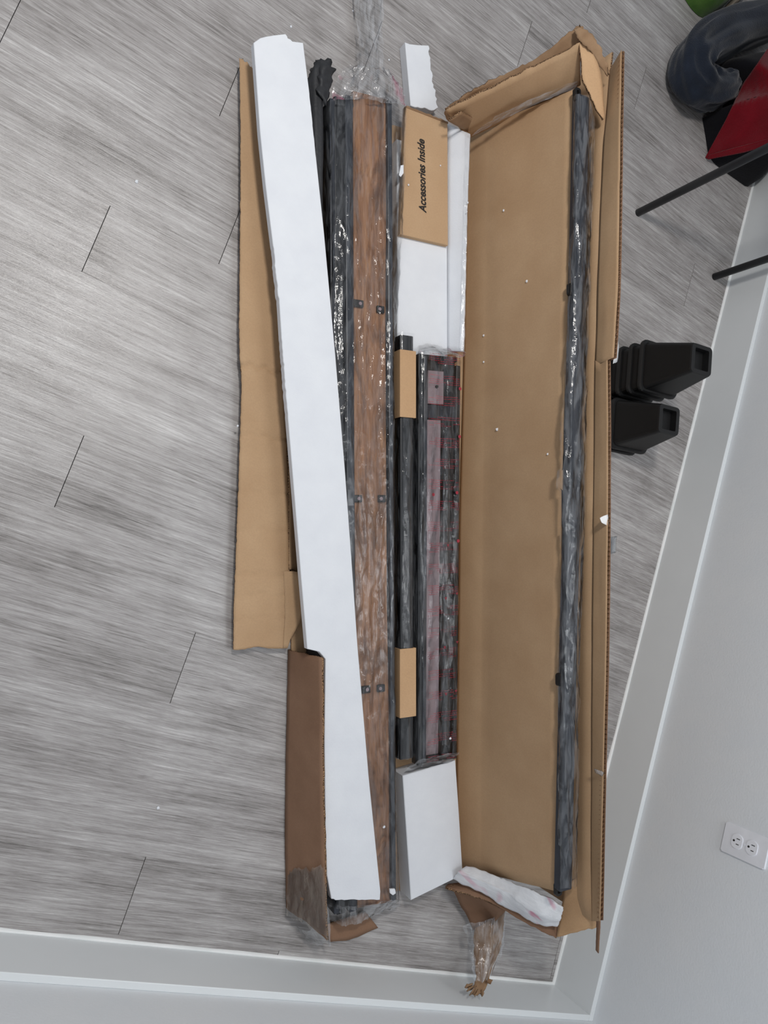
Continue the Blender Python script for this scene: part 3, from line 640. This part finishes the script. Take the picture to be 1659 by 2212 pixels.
# dark wrapped piece between the foam board and the bundle
dk = empty('dark_wrapped_rail', P(690, 1000, .006), 'dark grey wrapped rail lying between foam board and wooden shelf bundle', 'rail')
e2 = [(664, 178, .058), (668, 600, .060), (676, 1300, .060), (684, 1960, .060)]
e3 = [(680, 134, .076), (682, 600, .076), (688, 1300, .076), (696, 1962, .076)]
e4 = [(700, 134, .077), (697, 600, .076), (701, 1300, .076), (707, 1964, .076)]
sheet('wrap', [drop(e2, .044), e2, e3, e4, drop(e4, .016, .003), drop(e4, .062, .003)],
      120, 3, 'dark_wrap', dk, .002, .0028, (9, 30), .0012, (40, 50), (.006, .004, 0, 0), seed=55)
sheet('wrap_end', [[(668, 172, .03), (680, 130, .062), (692, 128, .066)], [(688, 200, .083), (698, 150, .084), (710, 132, .075)], [(704, 230, .074), (712, 190, .07), (722, 150, .05)]], 20, 6, 'dark_wrap', dk, .002, .005, (40, 40), .003, (90, 90), (.004, .006, .004, .004), seed=56, ridge=True)
bar('rail_core', P(687, 150, .068), P(697, 1958, .068), .017, .05, 'black_metal', dk, .002)

# long white foam board on top
FO = [(548, 92), (562, 82), (590, 76), (617, 73), (622, 82), (632, 89), (640, 90), (655, 92), (668, 195), (683, 340), (700, 500), (724, 760), (745, 1010), (759, 1200), (773, 1400), (797, 1680), (822, 1926), (821, 1944), (770, 1944), (725, 1945), (716, 1942), (706, 1890), (703, 1800), (701, 1600), (703, 1424), (690, 1408), (664, 1402), (650, 1240), (637, 1080), (622, 900), (608, 724), (604, 660), (590, 530), (574, 400), (562, 285), (553, 160)]
fo = slab('foam_board', FO, .112, .020, 'foam', None, jag={1: .0008, 3: .0015, 4: .0015, 8: .0004, 17: .001, 18: .001, 19: .0015, 29: .001, 31: .0012}, bev=.0012, seed=4)
tag(fo, 'long straight white foam board lying over the wooden shelf bundle', 'foam')

# crumpled white foam pouch at the near end of the carton
sheet_ = sheet('foam_pouch', [[(978, 1898, .06), (1040, 1926, .13), (1100, 1966, .19), (1160, 2002, .25), (1204, 2002, .29)], [(990, 1884, .085), (1050, 1908, .15), (1110, 1936, .22), (1160, 1975, .275), (1212, 1984, .31)], [(1008, 1868, .08), (1060, 1886, .14), (1110, 1908, .21), (1165, 1930, .28), (1216, 1962, .32)]],
      44, 8, 'film_white', None, .004, .008, (14, 18), .003, (45, 40), (.002, .002, .003, .003), seed=57)
tag(sheet_, 'crumpled white foam pouch with pink print at the torn carton end', 'packaging')

# ================================================================== stacked risers
def riser(name, c, ang, h, wb, wt, label, group, rimh=.012):
    root = empty(name, c, label, 'riser', group)
    ex, ey = Vector((math.cos(ang), math.sin(ang), 0)), Vector((-math.sin(ang), math.cos(ang), 0))
    bm = bmesh.new()
    def ring(w, d, z, r): return [bm.verts.new(Vector(c) + ex * p[0] + ey * p[1] + UP * z) for p in rrect(0, 0, w, d, r, 4)]
    rs = [ring(wb * .94, wb * .94, .004, .018), ring(wb * .90, wb * .90, rimh, .018), ring(wt * 1.0, wt * 1.0, h - .004, .012), ring(wt * .96, wt * .96, h, .011), ring(wt * .66, wt * .70, h, .004), ring(wt * .64, wt * .68, h - .02, .004)]
    for a, b in zip(rs, rs[1:]):
        for i in range(len(a)): j = (i + 1) % len(a); bm.faces.new((a[i], a[j], b[j], b[i]))
    bm.faces.new(rs[-1])
    from_bm('riser_body', bm, 'black_plastic', root)
    bm = bmesh.new()
    r = [ring(wb * .90, wb * .90, 0, .018), ring(wb, wb, .0, .02), ring(wb * 1.01, wb * 1.01, rimh * .6, .021), ring(wb * .97, wb * .97, rimh, .02), ring(wb * .88, wb * .88, rimh, .018)]
    for a, b in zip(r, r[1:]):
        for i in range(len(a)): j = (i + 1) % len(a); bm.faces.new((a[i], a[j], b[j], b[i]))
    from_bm('foot_rim', bm, 'black_plastic', root, False)
    return root
ra = math.radians(14)
S1 = P(1516, 777, .275); S1.z = 0
names = ('lowest black plastic furniture riser of the taller stack', 'second lowest black plastic furniture riser of the taller stack', 'second highest black plastic furniture riser of the taller stack', 'topmost black plastic furniture riser of the taller stack')
for i in range(4): riser('furniture_riser', S1 + UP * (.0417 * i), ra, .15, .15, .082, names[i], 'stacked furniture risers')
S2 = P(1446, 907, .192); S2.z = 0
riser('furniture_riser', S2, ra, .15, .15, .082, 'lower black plastic furniture riser of the shorter stack', 'stacked furniture risers')
riser('furniture_riser', S2 + UP * .0417, ra, .15, .15, .082, 'upper black plastic furniture riser of the shorter stack', 'stacked furniture risers')

# ================================================================== table with thin black legs
st = empty('narrow_table', (-.26, 2.7, 0), 'narrow table on thin round black metal legs beside the clothes', 'table')
for (x, y, dx, dy) in ((-.446, 2.232, -.004, 0), (-.070, 2.218, .01, 0), (-.446, 3.42, -.004, .01), (-.06, 3.42, .0, .0)):
    bm = bmesh.new(); tube(bm, Vector((x, y, 0)), Vector((x + dx, y + dy, .70)), .0115, .0115, 16); o = from_bm('leg', bm, 'black_metal', st, True)
bm = bmesh.new(); add_box(bm, (-.258, 2.82, .712), Vector((1, 0, 0)), Vector((0, 1, 0)), UP, .46, 1.28, .025, .004); from_bm('table_top', bm, 'black_metal', st)

# ================================================================== heap of clothes
def heap(name, outline, h, mat, label, cat, seed, fold=.03, freq=9, base=0.0, pw=2.6, group=None):
    pts = smoothpts([Vector(q) if len(q) == 3 and abs(q[0]) < 10 else P(q[0], q[1], 0) for q in outline] , 0)
    pts = pts + [pts[0]]; c = Vector((0, 0, 0))
    for p in pts[:-1]: c += p
    c /= len(pts) - 1; N, R = 96, 30; bm = bmesh.new(); rings = []
    top = bm.verts.new(c + UP * (h + base))
    sm = smoothpts(pts, 2)
    for i in range(1, R + 1):
        r = i / R; row = []
        for k in range(N):
            p = c.lerp(poly(sm, k / N), r)
            nzv = noise.noise(Vector((p.x * freq, p.y * freq, seed))) + .5 * noise.noise(Vector((p.x * freq * 2.3, p.y * freq * 2.3, seed + 4)))
            rd = 1 - 2 * abs(noise.noise(Vector((p.x * freq * .8 + 3, p.y * freq * .8, seed + 9))))
            z = h * (1 - r ** pw) ** .5 + (fold * nzv + fold * .7 * rd) * min(1, (1 - r) * 6)
            row.append(bm.verts.new((p.x, p.y, base + max(.002, z))))
        rings.append(row)
    for k in range(N): bm.faces.new((top, rings[0][k], rings[0][(k + 1) % N]))
    for a, b in zip(rings, rings[1:]):
        for k in range(N): bm.faces.new((a[k], b[k], b[(k + 1) % N], a[(k + 1) % N]))
    o = from_bm(name, bm, mat, None, True); return tag(o, label, cat, group)
BLACK = heap('black_clothing', [(1516, 256), (1524, 300), (1530, 345), (1565, 372), (1598, 395), (1616, 408), (-.012, 2.64, 0), (-.012, 3.1, 0), (-.13, 3.05, 0), (-.24, 2.95, 0), (-.34, 2.85, 0), (-.235, 2.815, 0), (-.215, 2.74, 0)], .17, 'black_cloth', 'large heap of black clothing on the floor against the wall', 'clothing', 3, .013, 7)
def roll(name, path, mat, label, cat, seed):
    pts = smoothpts([P(u, v, 0) + UP * z for u, v, z, r in path], 3); rad = [Vector((r, 0, 0)) for u, v, z, r in path]
    rad = smoothpts(rad, 3); n, k = 120, 56; bm = bmesh.new(); R_ = []
    for i in range(n + 1):
        t = i / n * (len(pts) - 1); j = min(int(t), len(pts) - 2); f = t - j
        c = pts[j].lerp(pts[j + 1], f); r = rad[j].lerp(rad[j + 1], f).x
        d = (pts[j + 1] - pts[j]).normalized(); x = UP.cross(d).normalized(); y = d.cross(x)
        row = []
        for q in range(k):
            an = q * 2 * math.pi / k
            fo = 1 - 2 * abs(noise.noise(Vector((math.cos(an) * 1.5 + seed, math.sin(an) * 1.5, i * .045))))
            f2 = noise.noise(Vector((math.cos(an) * 3, math.sin(an) * 3 + seed, i * .09)))
            rr = r * (.84 + .30 * fo + .16 * f2)
            p = c + (x * math.cos(an) * 1.1 + y * math.sin(an)) * rr; p.z = max(.002, p.z); row.append(bm.verts.new(p))
        R_.append(row)
    for u, w in zip(R_, R_[1:]):
        for q in range(k): bm.faces.new((u[q], w[q], w[(q + 1) % k], u[(q + 1) % k]))
    bm.faces.new(R_[0]); bm.faces.new(R_[-1])
    return tag(from_bm(name, bm, mat, None, True), label, cat)
roll('navy_blanket', [(1680, 40, .06, .045), (1610, 72, .06, .056), (1520, 98, .06, .060), (1464, 140, .06, .062), (1456, 190, .06, .060), (1485, 222, .065, .062), (1520, 214, .07, .05), (1540, 200, .075, .028)], 'navy_fleece', 'dark navy fleece blanket curled into a thick roll beside the black clothing', 'blanket', 7)
heap('green_clothing', [(1478, -2), (1490, 18), (1510, 38), (1530, 40), (1556, 20), (1584, -18), (1550, -60), (1500, -50)], .09, 'green_cloth', 'crumpled green cloth lying past the navy blanket', 'clothing', 12, .018, 16)
heap('beige_clothing', [(1540, 44), (1552, 42), (1598, 2), (1636, -36), (1626, -56), (1590, -14)], .03, 'beige_cloth', 'strip of beige cloth between green cloth and navy blanket', 'clothing', 14, .01, 16)
from mathutils.bvhtree import BVHTree
def tree(o): return BVHTree.FromPolygons([v.co for v in o.data.vertices], [tuple(p.vertices) for p in o.data.polygons])
HEAP = tree(BLACK)
def drape(lines, gap, n, k):     # lays a patch on the heap of black clothing: n points along each line, k lines
    L2 = [[Vector((u, v, 0)) for u, v in e] for e in lines]; g = []
    for j in range(k + 1):
        row = []
        for i in range(n + 1):
            q = poly([poly(e, i / n) for e in L2], j / k); d = (P(q.x, q.y, 0) - CAM).normalized(); h = HEAP.ray_cast(CAM, d)[0]
            row.append(((h - CAM).length if h else None, d))
        g.append(row)
    dep = [[c[0] for c in r] for r in g]
    for j in range(k + 1):
        for i in range(n + 1):
            if dep[j][i] is None:
                near = [(abs(a - j) + abs(b - i), g[a][b][0]) for a in range(k + 1) for b in range(n + 1) if g[a][b][0]]
                dep[j][i] = min(near)[1]
    for _ in range(6):                # cloth bridges the small hollows
        nd = [r[:] for r in dep]
        for j in range(k + 1):
            for i in range(n + 1):
                nb = [dep[a][b] for a, b in ((j - 1, i), (j + 1, i), (j, i - 1), (j, i + 1)) if 0 <= a <= k and 0 <= b <= n]
                nd[j][i] = min(dep[j][i], .5 * dep[j][i] + .5 * sum(nb) / len(nb))
        dep = nd
    return [[CAM + g[j][i][1] * (dep[j][i] - gap) for i in range(n + 1)] for j in range(k + 1)]
RED = [[(1523, 341), (1568, 258), (1605, 180), (1664, 98)], [(1526, 342), (1590, 268), (1630, 206), (1672, 150)], [(1528, 343), (1600, 292), (1645, 250), (1680, 220)], [(1530, 344), (1606, 328), (1662, 312), (1690, 304)]]
rc = sheet('red_cloth', drape(RED, .016, 40, 14), 80, 2, 'red_cloth', None, .004, .002, (10, 14), soft=0, seed=61)
sheet('hem', drape([[(1532, 334), (1600, 317), (1690, 292)], [(1528, 345), (1606, 330), (1690, 306)]], .021, 30, 2), 40, 2, 'red_cloth', rc, .004, .0008, (30, 30), soft=0, seed=62)
tag(rc, 'deep red towel draped over the black clothing', 'towel')

# ================================================================== scraps
def crumb(u, v, z, s, k):
    bm = bmesh.new(); c = P(u, v, z) + UP * s * .45; bmesh.ops.create_icosphere(bm, subdivisions=1, radius=s)
    for w in bm.verts: w.co = c + Vector((w.co.x * (1 + .5 * noise.noise(w.co * 300 + Vector((k, 0, 0)))), w.co.y * (1.2 + .5 * noise.noise(w.co * 260)), w.co.z * .6))
    return from_bm('foam_crumb', bm, 'foam')
SHEET = tree(dv)
def on_sheet(u, v):   # height of the leaning cardboard sheet at that spot
    hit = SHEET.ray_cast(CAM, (P(u, v, 0) - CAM).normalized())[0]
    return hit.z + .0015 if hit else .1
for k, (u, v, z, s, w) in enumerate(((295, 393, 0, .0036, 'floor out beside the flattened torn flap'), (341, 1745, 0, .0036, 'floor out beside the standing carton side'), (628, 58, 0, .003, 'floor past the torn foam board end'), (762, 24, 0, .0025, 'floor touching the twisted bag tail'), (840, 130, 0, .0025, 'floor between bag tail and foam offcut'),
        (513, 920, .031, .0025, 'edge of the torn flap'), (882, 400, .061, .0025, 'accessories carton'), (951, 358, .061, .002, 'accessories carton'),
        (968, 1336, .079, .0022, 'plastic over the tray'), (972, 1595, .080, .0032, 'plastic over the tray'), (829, 1786, .082, .0034, 'plastic over the wooden board'),
        (1087, 455, None, .003, 'leaning cardboard sheet'), (1137, 608, None, .0034, 'leaning cardboard sheet'), (1044, 725, None, .003, 'leaning cardboard sheet'), (1044, 782, None, .0026, 'leaning cardboard sheet'), (1073, 928, None, .004, 'leaning cardboard sheet'), (1182, 981, None, .0028, 'leaning cardboard sheet'), (1010, 438, .088, .0026, 'foam edge strip'), (1008, 458, .088, .0022, 'foam edge strip'))):
    zz = on_sheet(u, v) if z is None else z
    tag(crumb(u, v, zz, s, k), 'tiny white foam crumb on the ' + w, 'crumb', 'scattered foam crumbs' if w.startswith('floor') else 'foam crumbs on the ' + w)
f1 = slab('foam_flake', [(866, 357), (872, 356), (872, 374), (866, 382), (862, 378)], .079, .003, 'foam', bev=.0005); tag(f1, 'thin white foam flake on the bag beside the accessories carton', 'foam')
f2 = slab('foam_flake', [(842, 1921), (853, 1920), (855, 1930), (849, 1934), (843, 1930)], .091, .005, 'foam', bev=.0005, jag={1: .0008}); tag(f2, 'white foam flake on the bag near the end of the foam board', 'foam')
for name, e, mat, lab, sd in (
    ('tape_scrap', [[(1330, 712, .40), (1338, 745, .39), (1334, 782, .39)], [(1328, 715, .425), (1330, 750, .42), (1325, 785, .42)]], 'tape_white', 'white torn tape hanging from the carton edge at the taller riser stack', 71),
    ('tape_scrap', [[(1296, 1118, .42), (1300, 1128, .42)], [(1313, 1112, .416), (1314, 1136, .41)]], 'tape_white', 'small white torn tape sticking up from the carton edge', 72),
    ('tape_scrap', [[(1312, 1160, .39), (1313, 1196, .39)], [(1334, 1158, .37), (1330, 1194, .37)]], 'film_crumpled', 'clear tape scrap hanging outside the carton edge', 73),
    ('tape_scrap', [[(1283, 1660, .40), (1286, 1668, .40)], [(1304, 1668, .418), (1302, 1678, .418)]], 'film_crumpled', 'clear tape scrap inside the carton edge near the baseboard', 74)):
    o = sheet(name, e, 8, 4, mat, None, .0006, .003, (40, 40), jag=(.002, .002, .001, .001), seed=sd); tag(o, lab, 'tape')
